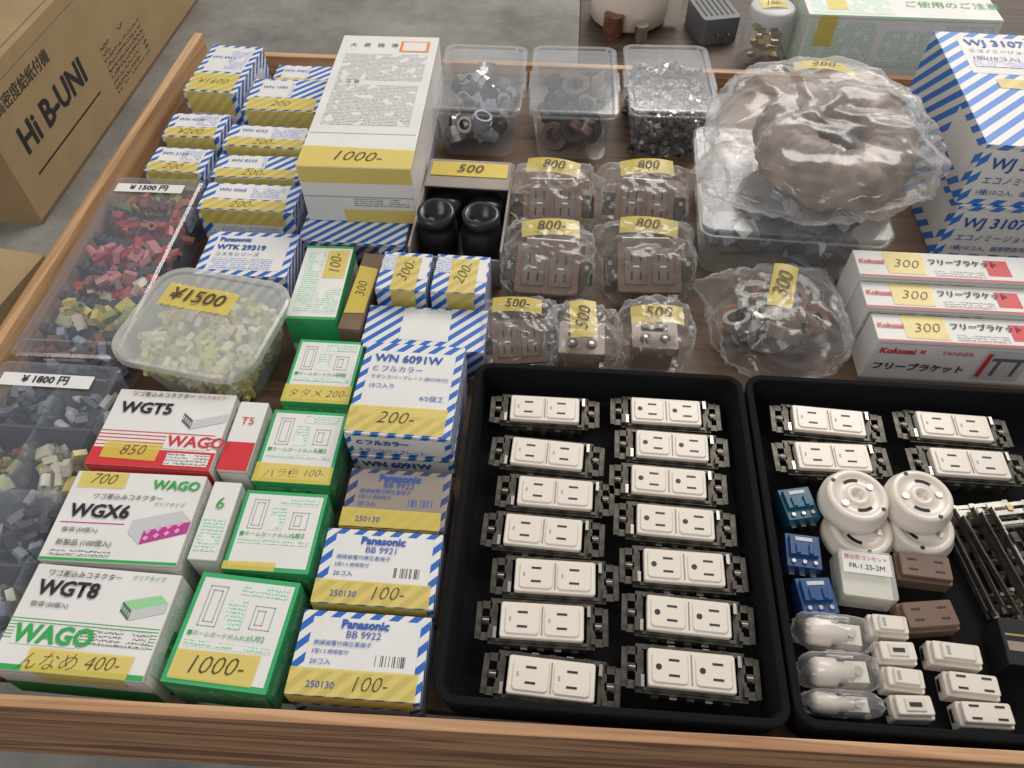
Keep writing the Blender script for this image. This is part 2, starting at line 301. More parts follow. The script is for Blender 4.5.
def bb(y0,y1,model,price,mt='blue_stripe',lab='white_paper',pr='print_black',x0=-.197,rz=0,z=.05,ts='100-'):
    d=[('top',(.09,.28,.93,.92),lab),('top',(.0,.0,.96,.30),'tape'),('front',(.0,.6,.95,1),'tape'),('front',(.1,.05,.9,.5),lab)]
    for i in range(18):  # bar code
        if random.random()<.75: d.append(('top',(.62+.013*i,.37,.62+.013*i+random.choice([.004,.008]),.50),'black_ink' if lab=='white_paper' else 'blue_ink',2))
    carton('crimp_terminal_box',x0,y0,-.088,y1,0,z,rz,{'all':mt},d,
     [('top','Panasonic',.5,.84,.0105,'blue_ink',dict(BD,align='CENTER')),('top','BB '+model,.5,.715,.009,'blue_ink',CT),('top','絶縁被覆付棒圧着端子',.13,.60,.0050,'blue_ink'),('top','E型1.5 絶縁管付',.13,.50,.0045,'blue_ink'),('top','20コ入',.13,.38,.006,'blue_ink'),('top',price,.6,.15,.018,'marker',HW),('top','250130',.14,.12,.008,'blue_ink')])
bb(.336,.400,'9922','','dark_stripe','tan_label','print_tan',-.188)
bb(.260,.333,'9921','100-',rz=0)
bb(.181,.253,'9922','100-',x0=-.200)
# green door-hardware boxes
def gbox(x0,y0,x1,y1,price,rz=0,h=.05,tape=(.0,.0,1,.26),ts=.019):
    d=[('top',(.05,.05,.96,.95),'white_paper'),('top',(.08,.32,.92,.37),'print_green',2),('front',(.03,.25,.97,.8),'print_boxgreen'),('right',(.04,.1,.96,.75),'print_boxgreen')]
    def rect(u0,v0,u1,v1,t=.009,m='grey_ink'):
        return [('top',(u0,v0,u1,v0+t),m,2),('top',(u0,v1-t,u1,v1),m,2),('top',(u0,v0,u0+t,v1),m,2),('top',(u1-t,v0,u1,v1),m,2)]
    d+=rect(.14,.50,.32,.88)+rect(.18,.54,.28,.84)+rect(.64,.52,.84,.74)+rect(.68,.56,.76,.70)
    d+=[('top',(.46,.82,.92,.92),'print_green',2),('top',(.38,.50,.56,.78),'print_green',2),('top',tape,'tape')]
    return carton('door_hardware_box',x0,y0,x1,y1,0,h,rz,{'all':'green_box'},d,[('top',price,(tape[0]+tape[2])/2,(tape[1]+tape[3])/2,ts,'marker',HW),('top','■ホームガードの入れ方',.08,.43,.0052,'green_ink'),('top','U02',.70,.44,.007,'green_ink')])
gbox(-.281,.477,-.208,.566,'タタメ 200-',ts=.013)
gbox(-.284,.378,-.206,.466,'バラ色 100-',ts=.012,tape=(.0,.0,1,.24))
gbox(-.285,.285,-.205,.368,'',rz=0,tape=(.0,.0,.6,.1))
gbox(-.303,.181,-.212,.279,'1000-',rz=-3,tape=(.05,.04,.85,.30),ts=.022)
# lever connector boxes
def iso(u,v,s,c1,c2,c3):
    return [('top',[(u,v),(u+s,v+s*.45),(u+s,v+s*.85),(u,v+s*.45)],c1,2),('top',[(u,v+s*.45),(u+s,v+s*.85),(u+s*.7,v+s*1.2),(u-s*.35,v+s*.8)],c2,2),('top',[(u,v),(u,v+s*.45),(u-s*.35,v+s*.8),(u-s*.35,v+s*.38)],c3,2)]
def isoholes(u,v,s,m,n=4):
    return [('top',[(u-s*.35+s*.35*(i+.2)/n,v+s*.38-s*.38*(i+.2)/n+s*.12),(u-s*.35+s*.35*(i+.75)/n,v+s*.38-s*.38*(i+.75)/n+s*.12),(u-s*.35+s*.35*(i+.75)/n,v+s*.38-s*.38*(i+.75)/n+s*.3),(u-s*.35+s*.35*(i+.2)/n,v+s*.38-s*.38*(i+.2)/n+s*.3)],m,3) for i in range(n)]
def wbox(x0,y0,x1,y1,model,price,h,kind,rz=0):
    ink='red_ink' if kind=='r' else 'green_ink'
    d=[]; t=[]
    if kind=='r':
        d+=[('top',(0,0,1,.22),'red_ink'),('front',(0,.3,1,1),'red_ink')]
        for i in range(5): d.append(('top',(.0,.25+.045*i,.95,.262+.045*i),'red_ink'))
        d+=iso(.72,.50,.27,'lgrey','white_paper','dgrey')+isoholes(.72,.50,.27,'lgrey')
        d+=[('front',(.05,.45,.95,.8),'white_paper',2),('top',(.10,.08,.55,.30),'tape'),('right',(0,0,1,.35),'red_ink'),('top',(.62,.04,.97,.19),'print_black',2),('top',(.56,.24,.92,.42),'white_paper',2)]
        t+=[('top','WAGO',.58,.33,.018,'red_ink',BD)]
    elif kind=='m':
        d+=[('top',(.04,.40,.52,.412),'magenta_ink'),('top',(.0,.0,1,.03),'green_ink'),('front',(0,.0,1,.4),'green_ink')]
        d+=iso(.68,.20,.32,'magenta_ink','lgrey','lgrey')
        for i in range(4):
            for j in range(2):
                cx=.715+.07*i; cy=.265+.031*i+.072*j
                d.append(('top',[(cx-.022,cy),(cx,cy-.028),(cx+.022,cy+.008),(cx,cy+.033)],'pink',4))
        d+=[('top',(.04,.80,.40,.99),'tape'),('top',(.06,.05,.5,.12),'print_black',2)]
        t+=[('top','WAGO',.62,.86,.014,'green_ink',BD),('top','新製品 (100個入)',.08,.18,.007,'black_ink')]
    else:
        for i in range(7): d.append(('top',(.0,.46-.03*i,.99,.468-.03*i),'green_ink'))
        d+=[('top',(0,0,1,.05),'green_ink'),('front',(0,.0,1,.5),'green_ink'),('top',(.06,.23,.50,.41),'white_paper',2)]
        d+=iso(.76,.52,.22,'lgrey','lgreen','dgrey')+isoholes(.76,.52,.22,'lgreen')
        d+=[('top',(.22,.0,.90,.20),'tape'),('front',(.3,.7,.86,1),'tape'),('top',(.60,.28,.95,.42),'print_black',3)]
        t+=[('top','WAGO',.07,.32,.021,'green_ink',dict(bold=.0008))]
    d+=[('right',(.1,.25,.9,.85),'print_green' if kind!='r' else 'print_black')]
    t+=[('top','ワゴ差込みコネクター',.10 if kind=='g' else .20 if kind=='m' else .12,.91 if kind!='m' else .70,.0068,'black_ink'),
        ('top',model,.08,.76 if kind!='m' else .53,.019,'black_ink',dict(bold=.0006)),('top','クリアタイプ',.68,.93 if kind!='m' else .64,.0050,ink),('top',price,.5 if kind=='g' else .33 if kind=='r' else .22,.095 if kind=='g' else .19 if kind=='r' else .90,.017,'marker',HW),
        ('right',model[-2:],.3,.5,.022,ink,BD),('top','個/袋 (50個入)',.08,.63 if kind=='r' else .60 if kind!='m' else .32,.0055,'black_ink')]
    if kind=='r': t=[q for q in t if q[1]!='個/袋 (50個入)' and not q[1].startswith('ワゴ')]+[('top','ワゴ差込みコネクター',.12,.93,.0068,'black_ink')]; t=[(q[0],q[1],q[2],.74,*q[4:]) if q[1]==model else q for q in t]
    return carton('wire_connector_box',x0,y0,x1,y1,0,h,rz,{'all':'white_paper'},d,t)
wbox(-.449,.380,-.324,.474,'WGT5','850',.06,'r')
wbox(-.450,.279,-.323,.373,'WGX6','700',.06,'m',1)
wbox(-.446,.180,-.314,.273,'WGT8','んなめ 400-',.06,'g',-1)
carton('wire_connector_box',-.320,.385,-.290,.470,0,.055,0,{'all':'white_paper'},[('top',(0,0,1,.4),'red_ink'),('right',(.1,.2,.9,.7),'print_black')],[('top','T5',.5,.7,.013,'red_ink',CT)])
carton('wire_connector_box',-.317,.290,-.290,.372,0,.055,0,{'all':'white_paper'},[('top',(.1,.1,.9,.5),'print_green')],[('top','6',.5,.7,.018,'green_ink',CT)])
# ------------------------------------------------------------ clear organiser cases
def organiser(name,x0,y0,x1,y1,h,rows,cols,fills,label,rz=0,n=46,top=.75,ps=1.):
    w=x1-x0; d=y1-y0; root=empty(name,((x0+x1)/2,(y0+y1)/2,0),rz)
    a=MB(); a.shell(w,d,h-.008,.003,.006,'case_plastic'); a.done('case_body',parent=root,rec=True)
    a=MB(); a.skin([a.rr(w+.003,d+.003,.007,h-.009),a.rr(w+.003,d+.003,.007,h-.002),a.rr(w-.004,d-.004,.006,h)],'case_plastic',cap0=False)
    for s in(-1,1): a.box(0,s*(d/2-.02),h+.0005,w*.9,.002,.001,'case_plastic'); a.box(w/2+.003,s*d*.28,h-.012,.003,.03,.018,'case_plastic')
    a.box(0,-d/2-.001,h-.014,w*.4,.003,.014,'case_plastic'); a.done('case_lid',parent=root)
    a=MB()
    for i in range(1,rows):
        if cols==1:  # scalloped dark dividers with sloping scoop
            for k in range(16):
                u=(k+.5)/16; hh=(h-.011)*(.62+.38*abs(2*u-1)**1.6); a.box(-w/2+.005+(w-.010)*u,-d/2+d*i/rows,hh/2+.001,(w-.010)/16,.016*(1-.4*abs(2*u-1)),hh,'slate')
        else: a.box(0,-d/2+d*i/rows,(h-.012)/2+.001,w-.010,.003,h-.014,'slate' if i%2 else 'case_plastic')
    for j in range(1,cols): a.box(-w/2+w*j/cols,0,(h-.012)/2+.001,.0025,d-.012,h-.016,'case_plastic')
    a.done('dividers',parent=root)
    a=MB()
    for i in range(rows):
        for j in range(cols):
            mt=fills[(i*cols+j)%len(fills)]
            for k in range(n):
                x=-w/2+w*(j+random.uniform(.12,.88))/cols; y=-d/2+d*(i+random.uniform(.2,.8))/rows; z=random.uniform(.008,h*top)
                R=Euler([random.uniform(0,6) for _ in range(3)]).to_matrix(); mm=mt[k%len(mt)]
                if k%3: a.box(x,y,z,.015*ps,.011*ps,.006*ps,mm,R)
                else: a.tube(.0045*ps,.0025*ps,.013*ps,mm,(x,y,z),R,8)
    a.settle(); a.done('small_parts',parent=root)
    a=MB(); a.poly([(-w*.42,d/2-.034,h+.0022),(w*.35,d/2-.034,h+.0022),(w*.35,d/2-.017,h+.0022),(-w*.42,d/2-.017,h+.0022)],'white_paper'); a.done('paper_label',parent=root)
    text(root,label,Matrix.Translation((-w*.04,d/2-.0255,h+.003)),.0125,'black_ink',align='CENTER',bold=.0003)
    return root
mat('p_red',(.40,.05,.04),.3); mat('p_orange',(.45,.15,.06),.3); mat('p_yellow',(.55,.46,.12),.3); mat('p_brown',(.18,.07,.04),.35); mat('p_cream',(.60,.55,.40),.3); mat('p_grey',(.22,.24,.28),.35); mat('p_pink',(.46,.17,.16),.3); mat('p_olive',(.28,.30,.08),.3); mat('p_clear',(.64,.63,.48),.2); mat('p_lime',(.50,.50,.14),.3)
organiser('crimp_terminal_organiser_case',-.594,.515,-.476,.832,.06,6,1,[('p_brown','p_brown','p_grey'),('p_olive','p_yellow','p_cream','p_olive'),('p_red','p_cream','p_pink','p_brown'),('p_pink','p_red','p_pink'),('p_orange','p_red','p_red','p_brown'),('p_olive','p_brown','p_orange','p_lime')],'¥ 1500 円',1,60,.76,1.25)
organiser('parts_organiser_case',-.592,.20,-.462,.503,.06,4,2,[('p_grey','slate'),('p_grey','p_clear'),('p_olive','p_brown'),('p_grey','slate'),('p_brown','p_olive'),('p_clear','p_yellow','p_cream'),('p_grey','slate'),('lgrey','p_grey','slate')],'¥ 1800 円',0,36,.6,1.15)
# ------------------------------------------------------------ tub of connectors
tub=empty('lidded_plastic_tub',(-.384,.562,0),-9)
a=MB(); a.shell(.155,.135,.072,.016,.03,'tub_side',lip=.003); a.done('tub_body',parent=tub,rec=True)
a=MB(); a.skin([a.rr(.166,.148,.034,.068),a.rr(.166,.148,.034,.078),a.rr(.160,.142,.031,.080),a.rr(.150,.130,.026,.080),a.rr(.147,.127,.025,.0775)],'frosted',cap0=False,smooth=False)
a.done('tub_lid',parent=tub)
a=MB()
for k in range(560):
    z=random.uniform(.006,.062); q=.84+.2*z/.06; x=random.uniform(-.062,.062)*q; y=random.uniform(-.052,.052)*q; R=Euler([random.uniform(0,6) for _ in range(3)]).to_matrix(); mt=random.choice(['p_clear','p_lime','p_lime','p_clear','p_yellow'])
    a.box(x,y,z,.014,.011,.006,mt,R)
    if k%2: a.tube(.004,.0026,.011,mt,(x,y,z),R,8)
a.settle(); a.done('wire_connectors',parent=tub)
a=MB(); n=10
for k in range(n):
    u0=-.062+.086*k/n; u1=-.062+.086*(k+1)/n
    a.poly([(u0,.010,.0788+.0008*math.sin(k)),(u1,.012,.0788+.0008*math.sin(k+1)),(u1,.044,.0788+.0008*math.sin(k+1.3)),(u0,.046,.0788+.0008*math.sin(k+.3))],'tape')
bmesh.ops.remove_doubles(a.bm,verts=a.bm.verts,dist=1e-5); a.done('price_tape',parent=tub)
text(tub,'¥1500',Matrix.Translation((-.021,.028,.0805)),.026,'marker',align='CENTER',bold=.0003,shear=.15)
# ------------------------------------------------------------ clear bins with fittings
def bin_(x0,y0,x1,y1,h,kind,rz=0):
    w=x1-x0; d=y1-y0; root=empty('lidded_clear_bin',((x0+x1)/2,(y0+y1)/2,0),rz)
    a=MB(); a.shell(w-.008,d-.008,h-.006,.010,.014,'clear_plastic',lip=.002); a.done('bin_body',parent=root,rec=True)
    a=MB(); a.skin([a.rr(w,d,.016,h-.010),a.rr(w,d,.016,h-.001),a.rr(w-.004,d-.004,.014,h),a.rr(w-.016,d-.016,.010,h),a.rr(w-.020,d-.020,.009,h-.003)],'clear_lid',cap0=False)
    for s in(-1,1): a.box(s*(w/2+.001),0,h-.012,.004,.05,.016,'clear_lid')
    a.done('bin_lid',parent=root)
    a=MB()
    def rnd(): return random.uniform(-w/2+.028,w/2-.028),random.uniform(-d/2+.028,d/2-.028)
    if kind=='steel':
        for k in range(44):
            x,y=rnd(); z=random.uniform(.008,.050); R=Euler((random.uniform(0,1.3),random.uniform(0,1.3),random.uniform(0,6))).to_matrix()
            mt=random.choice(['grey_ink','steel','steel','p_grey','dark_steel','steel']); r=random.choice([.011,.014]); a.tube(r,r*.72,.024,mt,(x,y,z),R,20); a.tube(r*1.2,r*.8,.007,mt,Vector((x,y,z))+R@Vector((0,0,.010)),R,8)
    elif kind=='black':
        for k in range(40):
            x,y=rnd(); z=random.uniform(.008,.048); R=Euler((random.uniform(0,1.2),random.uniform(0,1.2),random.uniform(0,6))).to_matrix()
            mt=random.choice(['black_plastic','grey_brown','dark_steel','black_plastic','brown_plastic']); r=random.choice([.013,.018]); a.tube(r,r*.7,.022,mt,(x,y,z),R,24); a.tube(r*1.15,r*.75,.006,mt,Vector((x,y,z))+R@Vector((0,0,.016)),R,24)
    else:
        for k in range(800):
            x=random.uniform(-w/2+.016,w/2-.016); y=random.uniform(-d/2+.016,d/2-.016); z=random.uniform(.004,.062); R=Euler([random.uniform(0,6) for _ in range(3)]).to_matrix()
            mt=random.choice(['steel','dark_steel','steel','dgrey','grey_brown','dark_steel'])
            a.cyl(.003,.013,mt,(x,y,z),R,6); a.cyl(.0060,.005,mt,(x,y,z),R,6)
    a.settle(); a.done('metal_fittings',parent=root)
    return root
bin_(-.187,.984,-.058,1.172,.085,'steel',0); bin_(-.048,.986,.082,1.178,.085,'black',1); bin_(.094,1.000,.226,1.192,.085,'bolts',2)
# open greyboard box with black caps
a=MB(); w,d,h=.118,.18,.06
for s in(-1,1): a.box(s*(w/2-.0015),0,h/2,.003,d,h,'greyboard')
for s in(-1,1): a.box(0,s*(d/2-.0015),h/2-(.008 if s<0 else 0),w-.0062,.003,h-(.016 if s<0 else 0),'greyboard')
a.box(0,0,.0015,w-.0062,d-.0062,.003,'cardboard_dark')
root=a.done('open_cardboard_box',(-.121,.808,0),-1)
a=MB(); a.box(0,.058,.0625,.112,.060,.002,'greyboard'); a.box(0,.066,.0645,.104,.030,.0006,'tape'); a.done('box_flap',parent=root)
text(root,'500',Matrix.Translation((.0,.066,.0662)),.024,'marker',align='CENTER',shear=.2,bold=.0001)
a=MB()
for x,y,t in((-.029,-.036,.10),(.028,-.042,.02)):
    a.lathe([(0,0),(.024,0),(.026,.004),(.026,.050),(.0225,.054),(.0225,.062),(.024,.064),(.024,.074),(.017,.076),(.015,.060),(0,.060)],'black_plastic',(x,y,.005),Euler((t,0,0)).to_matrix(),40)
a.lathe([(0,0),(.022,0),(.022,.045),(0,.047)],'black_plastic',(-.028,.022,.004),None,32); a.lathe([(0,0),(.022,0),(.022,.045),(0,.047)],'black_plastic',(.028,.018,.004),None,32)
a.done('black_pipe_caps',parent=root)
# ------------------------------------------------------------ bags
def crumple(name,rx,ry,rz,seed,amp,parent,loc=(0,0,0),p=2.6,sub=5,mt='bag_film',flares=(),rot=0,fr=(1.6,3.2,6.5)):
    bm=bmesh.new(); bmesh.ops.create_icosphere(bm,subdivisions=sub,radius=1)
    off=Vector((seed*7.3,seed*3.1,seed*1.7))
    for v in bm.verts:
        c=v.co.normalized(); k=(abs(c.x)**p+abs(c.y)**p+abs(c.z)**p)**(-1/p)
        wv=Vector((noise.noise(c*1.5+off),noise.noise(c*1.5-off),noise.noise(c*1.3+off*2)))*.6
        q=c*k; c2=c+wv; n1=1-2*abs(noise.noise(c2*fr[0]+off)); n2=1-2*abs(noise.noise(c2*fr[1]+off)); n3=1-2*abs(noise.noise(c2*fr[2]+off))
        dsp=1+amp*(.55*n1+.32*n2+.14*n3-.40)
        x,y,z=q.x*rx*dsp,q.y*ry*dsp,(q.z*dsp+1)*rz
        if z<.0008: z=.0008
        for fa,fw,fl in flares:
            ang=math.atan2(c.y,c.x); dd=abs((ang-fa+math.pi)%(2*math.pi)-math.pi)
            if dd<fw: g=(1-dd/fw)**1.2*fl*max(0,1-abs(c.z)*1.2)*(1+.2*n3); x*=1+g; y*=1+g
        v.co=(x,y,z)
    for f in bm.faces: f.smooth=True
    me=bpy.data.meshes.new(name); bm.to_mesh(me); bm.free(); me.materials.append(MM[mt])
    return inst(name,me,loc,rot,parent)
def price(parent,loc,w,h,eul,s,size,ta=0):
    E=Euler(eul).to_matrix().to_4x4(); M=Matrix.Translation(loc)@E
    a=MB(); n=8
    for k in range(n):
        u0=-w/2+w*k/n; u1=-w/2+w*(k+1)/n; f=lambda u:-.18*w*(2*u/w)**2*.5
        a.poly([(u0,-h/2,f(u0)),(u1,-h/2,f(u1)),(u1,h/2,f(u1)),(u0,h/2,f(u0))],'tape')
    bmesh.ops.remove_doubles(a.bm,verts=a.bm.verts,dist=1e-5); o=a.done('price_tape',parent=parent); o.matrix_local=M
    text(parent,s,M@Matrix.Translation((0,0,.0012))@Matrix.Rotation(ta,4,'Z'),size,'marker',align='CENTER',shear=.2,bold=.0001)
def socket_face(a,cx,cy,z,m='white_plastic',gnd=False,s=1.):
    a.rslab(.031*s,.0265*s,.004*s,z,z+.0014,m,cx,cy)
    for dy in(-.0065,.0065): a.box(cx+(.0035 if gnd else 0)*s,cy+dy*s,z+.0014,.0090*s,.0020*s,.0006,'black_ink')
    if gnd: a.cyl(.0026*s,.0006,'black_ink',(cx-.0095*s,cy,z+.0012),None,12)
    else: a.box(cx-.011*s,cy,z+.0014,.0018*s,.004*s,.0004,'grey_ink')
a=MB(); a.box(0,0,.011,.066,.050,.022,'dark_steel'); a.rslab(.084,.062,.004,.022,.031,'brown_plastic')
for dx in(-.018,.018):
    a.rslab(.031,.044,.003,.031,.0328,'grey_brown',dx,0)
    for dy in(-.011,.011):
        for e in(-.006,.006): a.box(dx+e,dy,.0330,.0022,.010,.0006,'black_ink')
    a.box(dx,0,.0330,.008,.002,.0004,'cream')
for s in(-1,1): a.box(s*.050,0,.0235,.020,.030,.002,'dark_steel'); a.cyl(.003,.002,'steel',(s*.052,.006,.0245),None,10)
o=a.done('brown_outlet',(0,0,-9)); BROWN=o.data; bpy.data.objects.remove(o)
def bagged(x,y,rz,txt,seed,s=1.,tilt=.5,big=True):
    root=empty('bagged_wall_outlet',(x,y,0),rz)
    o=inst('brown_outlet',BROWN,(0,-.006,.024*s),0,root,rot=(tilt,0,0)); o.scale=(s*.93,s*1.05,s*.93)
    if big:
        o2=inst('brown_outlet',BROWN,(0,.008,.002),0,root); o2.scale=(s*.8,s*.75,s*.6)
        a=MB(); a.box(0,.034*s,.030*s,.060*s,.002,.040*s,'cream'); a.done('instruction_slip',parent=root)
    crumple('bag_film',.054*s,.047*s,.038*s,seed,.22,root,p=4,sub=5,flares=[(random.uniform(.6,1.2),.5,.35),(random.uniform(2,2.6),.5,.35)])
    price(root,(0,.026*s,.078*s),.072*s,.024*s,(.25,0,random.uniform(-.15,.15)),txt,.020*s)
    return root
bagged(-.006,.848,2,'800',1); bagged(.118,.856,-3,'800',2)
bagged(-.006,.722,-2,'800-',3); bagged(.118,.734,3,'800-',4)
bagged(-.036,.606,8,'500-',5,.8,.5,False)
for (x,y,sd,tt) in((.038,.598,6,'500'),(.122,.612,7,'500')):
    root=empty('bagged_wall_outlet',(x,y,0),0)
    a=MB(); a.box(0,0,.015,.044,.040,.028,'brown_plastic'); a.rslab(.054,.050,.004,.029,.042,'brown_plastic')
    for e in(-.011,.011): a.cyl(.006,.003,'dark_steel',(e,-.010,.042),None,14); a.cyl(.0025,.0035,'steel',(e,-.010,.042),None,10)
    a.box(0,.01,.043,.03,.012,.004,'dark_steel'); a.done('fan_switch',parent=root)
    crumple('bag_film',.042,.040,.034,sd,.25,root,p=3.2,sub=5,flares=[(1.57,.6,.4)])
    price(root,(.0,.006,.068),.06 if sd==7 else .030,.024 if sd==7 else .05,(.15,0,.05),tt,.021,0 if sd==7 else 1.4)
# wrapped coil in a big bag on a clear bin
root=empty('lidded_storage_bin',(.300,.860,0),-2)
a=MB(); a.shell(.226,.216,.072,.010,.016,'tub_side',lip=.003); a.done('bin_body',parent=root,rec=True)
a=MB(); a.skin([a.rr(.236,.226,.018,.070),a.rr(.236,.226,.018,.080),a.rr(.230,.220,.016,.081)],'clear_lid',cap0=False); a.done('bin_lid',parent=root)
a=MB()
for k in range(110):
    x=random.uniform(-.088,.088); y=random.uniform(-.082,.082); z=random.uniform(.008,.050); R=Euler([random.uniform(0,1) for _ in range(3)]).to_matrix(); a.box(x,y,z,.035,.022,.016,random.choice(['grey_brown','p_grey','dgrey','slate','lgrey']),R)
a.settle(); a.done('stored_parts',parent=root)
root=empty('bagged_cable_coil',(.322,.870,.0825),0)
RT=Euler((.20,.06,0)).to_matrix()
a=MB(); ns=26; sg=110
a.torus(.062,.0335,'coil_wrap',(0,0,0),None,sg,ns,.95)
for v in a.bm.verts:
    th=math.atan2(v.co.y,v.co.x); rr=math.hypot(v.co.x,v.co.y)-.062; ph=math.atan2(v.co.z,rr)
    q=Vector((math.cos(th)*2,math.sin(th)*2,ph)); dd=1+.16*noise.noise(q*1.1)+.16*(1-2*abs(noise.noise(q*2.3+Vector((4,1,2)))))+.05*(1-2*abs(noise.noise(q*5)))
    r2=.062+rr*dd; v.co=Vector((r2*math.cos(th),r2*math.sin(th),v.co.z*dd))
    v.co=RT@v.co+Vector((.024,-.002,.047))
a.settle(.002); a.done('cable_coil',parent=root)
crumple('bag_film',.126,.128,.056,21,.22,root,p=2.6,sub=6,mt='haze_film',flares=[(3.7,.45,.30),(5.9,.5,.10),(1.2,.5,.2)],fr=(1.7,3.0,5.2))
price(root,(.01,.085,.106),.075,.028,(-.15,0,-.15),'200-',.02)
root=empty('bagged_ring_fittings',(.268,.645,0),0)
a=MB()
for k in range(46):
    an=random.uniform(0,6.28); rr=random.uniform(.01,.050); R=Euler((random.uniform(-.9,.9),random.uniform(-.9,.9),0)).to_matrix()
    s_=random.choice([.016,.020]); a.tube(s_,s_*.65,.013,random.choice(['copper','grey_brown','grey_brown','dark_steel','dark_steel','steel','steel']),(rr*math.cos(an),rr*math.sin(an),random.uniform(.008,.045)),R,24)
a.settle(); a.done('ring_fittings',parent=root)
crumple('bag_film',.076,.078,.036,31,.24,root,p=2.4,sub=5,flares=[(.9,.5,.3),(2.6,.4,.25)])
price(root,(.0,.022,.075),.028,.066,(.1,0,-.25),'300',.026,1.45)
# bracket boxes
def kbox(x0,y0,x1,y1,h,last=False):
    d=[('top',(.0,.0,1,.05),'red_ink'),('top',(.40,.1,.66,.34),'print_black'),('top',(.68,.2,.80,.8),'red_ink'),('top',(.15,.12,.36,.95),'tape'),('front',(0,0,1,.05),'grey_ink')]
    t=[('top','Kokusai',.015,.55,.009,'red_ink',BD),('top','300',.255,.5,.020,'marker',HW),('top','フリーブラケット',.38,.62,.010,'black_ink',BD)]
    if last:
        d+=[('front',(.56,.12,.80,.88),'lgrey'),('front',(.575,.20,.60,.80),'red_ink',2),('front',(.61,.62,.79,.70),'dgrey',2),('front',(.64,.25,.66,.62),'dgrey',2),('front',(.74,.25,.76,.62),'dgrey',2)]
        t+=[('front','Kokusai × ',.03,.76,.0125,'red_ink',BD),('front','フリーブラケット',.03,.36,.0130,'black_ink',BD),('front','TANNER',.34,.76,.009,'red_ink')]
    else: d+=[('front',(.02,.3,.6,.9),'print_black')]
    carton('shelf_bracket_box',x0,y0,x1,y1,0,h,0,{'all':'white_paper'},d,t)
kbox(.356,.682,.575,.726,.082); kbox(.358,.640,.577,.680,.074); kbox(.364,.596,.583,.637,.066,True)
# blue striped joint boxes
for z0 in(0,.086):
    carton('joint_parts_carton',.505,.815,.76,1.085,z0,.085,-2 if z0 else 0,{'all':'blue_stripe_big'},
     [('top',(.10,.60,.96,.95),'white_paper'),('top',(.13,.66,.5,.72),'print_blue',3),('front',(.04,.10,.98,.92),'white_paper'),('top',(.2,.47,.6,.56),'tape'),('left',(.62,.25,.95,.85),'white_paper')],
     [('top','WJ 310701',.13,.89,.022,'blue_ink',BD),('top','エコノミージョイント(電源用)',.13,.81,.010,'blue_ink'),('top','1組(10コ入)',.13,.74,.012,'blue_ink'),
      ('front','WJ 310701',.06,.70,.022,'blue_ink',BD),('front','エコノミージョイント',.06,.42,.012,'blue_ink'),('front','1種(10コ入、端部壁面用)',.06,.22,.009,'blue_ink')])
carton('printed_green_carton',.392,1.275,.70,1.46,-.005,.105,0,{'all':'white_paper'},[('top',(.03,.05,.45,.95),'print_green'),('top',(.50,.5,.97,.95),'print_green'),('front',(.02,.10,.38,.9),'print_green'),('front',(.72,.10,.98,.9),'print_green'),('top',(.12,.1,.22,.8),'tape'),('front',(.06,.5,.16,1),'tape'),('top',(.0,.97,1,1),'green_ink'),('top',(.0,.0,1,.015),'green_ink'),('front',(.42,.2,.68,.8),'print_green',2),('left',(0,0,1,1),'print_green')],[('top','200',.17,.5,.03,'marker',dict(HW,ang=80)),('top','ご使用のご注意',.52,.25,.022,'green_ink')])
# ------------------------------------------------------------ black trays
def crate(name,x0,y0,x1,y1,h):
    a=MB(); a.openbox(x1-x0,y1-y0,h,.005,.007,.018,'black_felt'); return a.done(name,((x0+x1)/2,(y0+y1)/2,.0005),0,rec=True,bevel=.0015)
crate('black_parts_tray',-.078,.182,.2115,.545,.052); crate('black_parts_tray',.2145,.184,.560,.548,.052)
ZT=.0095
# ------------------------------------------------------------ wall outlets
def outlet_mesh(gnd,three=False):
    a=MB()
    a.box(0,0,.0095,.066,.034,.019,'dark_steel')
    for s in(-1,1):
        a.box(0,s*.0190,.0170,.082,.004,.009,'dark_steel'); a.box(0,s*.0175,.0222,.082,.003,.0016,'dark_steel')
        for k in range(5): a.box(-.030+.015*k,s*.0215,.013,.006,.003,.010,'steel' if k%2 else 'dark_steel')
        a.box(s*.0435,0,.0205,.007,.042,.0018,'dark_steel'); a.box(s*.0565,0,.0205,.005,.034,.0018,'dark_steel')
        for t in(-1,0,1): a.box(s*.050,t*.0145,.0205,.009,.007,.0018,'dark_steel')
        a.cyl(.0030,.0022,'dark_steel',(s*.050,s*.0,.0214),None,12); a.box(s*.050,0,.0237,.0055,.0008,.0003,'cream')
        a.box(s*.0415,s*.012,.0235,.003,.010,.005,'steel')
        a.box(s*.0455,-.013,.0235,.004,.008,.004,'dark_steel')
    a.rslab(.074,.0325,.0025,.019,.0275,'white_plastic')
    if three: socket_face(a,-.0185,0,.0275,gnd=True); socket_face(a,.0185,0,.0275,gnd=True)
    else: socket_face(a,-.0175,0,.0275); socket_face(a,.0175,0,.0275)
    a.box(0,0,.0277,.0010,.026,.0006,'tan_label')
    o=a.done('tmp'); me=o.data; bpy.data.objects.remove(o); return me
OA=outlet_mesh(False); OB=outlet_mesh(False,True)
Lp=[(.000,.497),(.005,.440),(.015,.394),(.005,.350),(.018,.305),(.008,.262),(.018,.213)]
Rp=[(.130,.503),(.134,.459),(.128,.415),(.132,.370),(.137,.323),(.138,.276),(.137,.228)]
for k,(x,y) in enumerate(Lp): inst('wall_outlet',OA,(x,y,ZT),random.uniform(-2,2)-1)
for k,(x,y) in enumerate(Rp): inst('wall_outlet',OB,(x,y,ZT),random.uniform(-1.5,1.5)-1)
for x,y in((.302,.503),(.298,.457)): inst('wall_outlet',OA,(x,y,ZT),random.uniform(-2,2)-1)
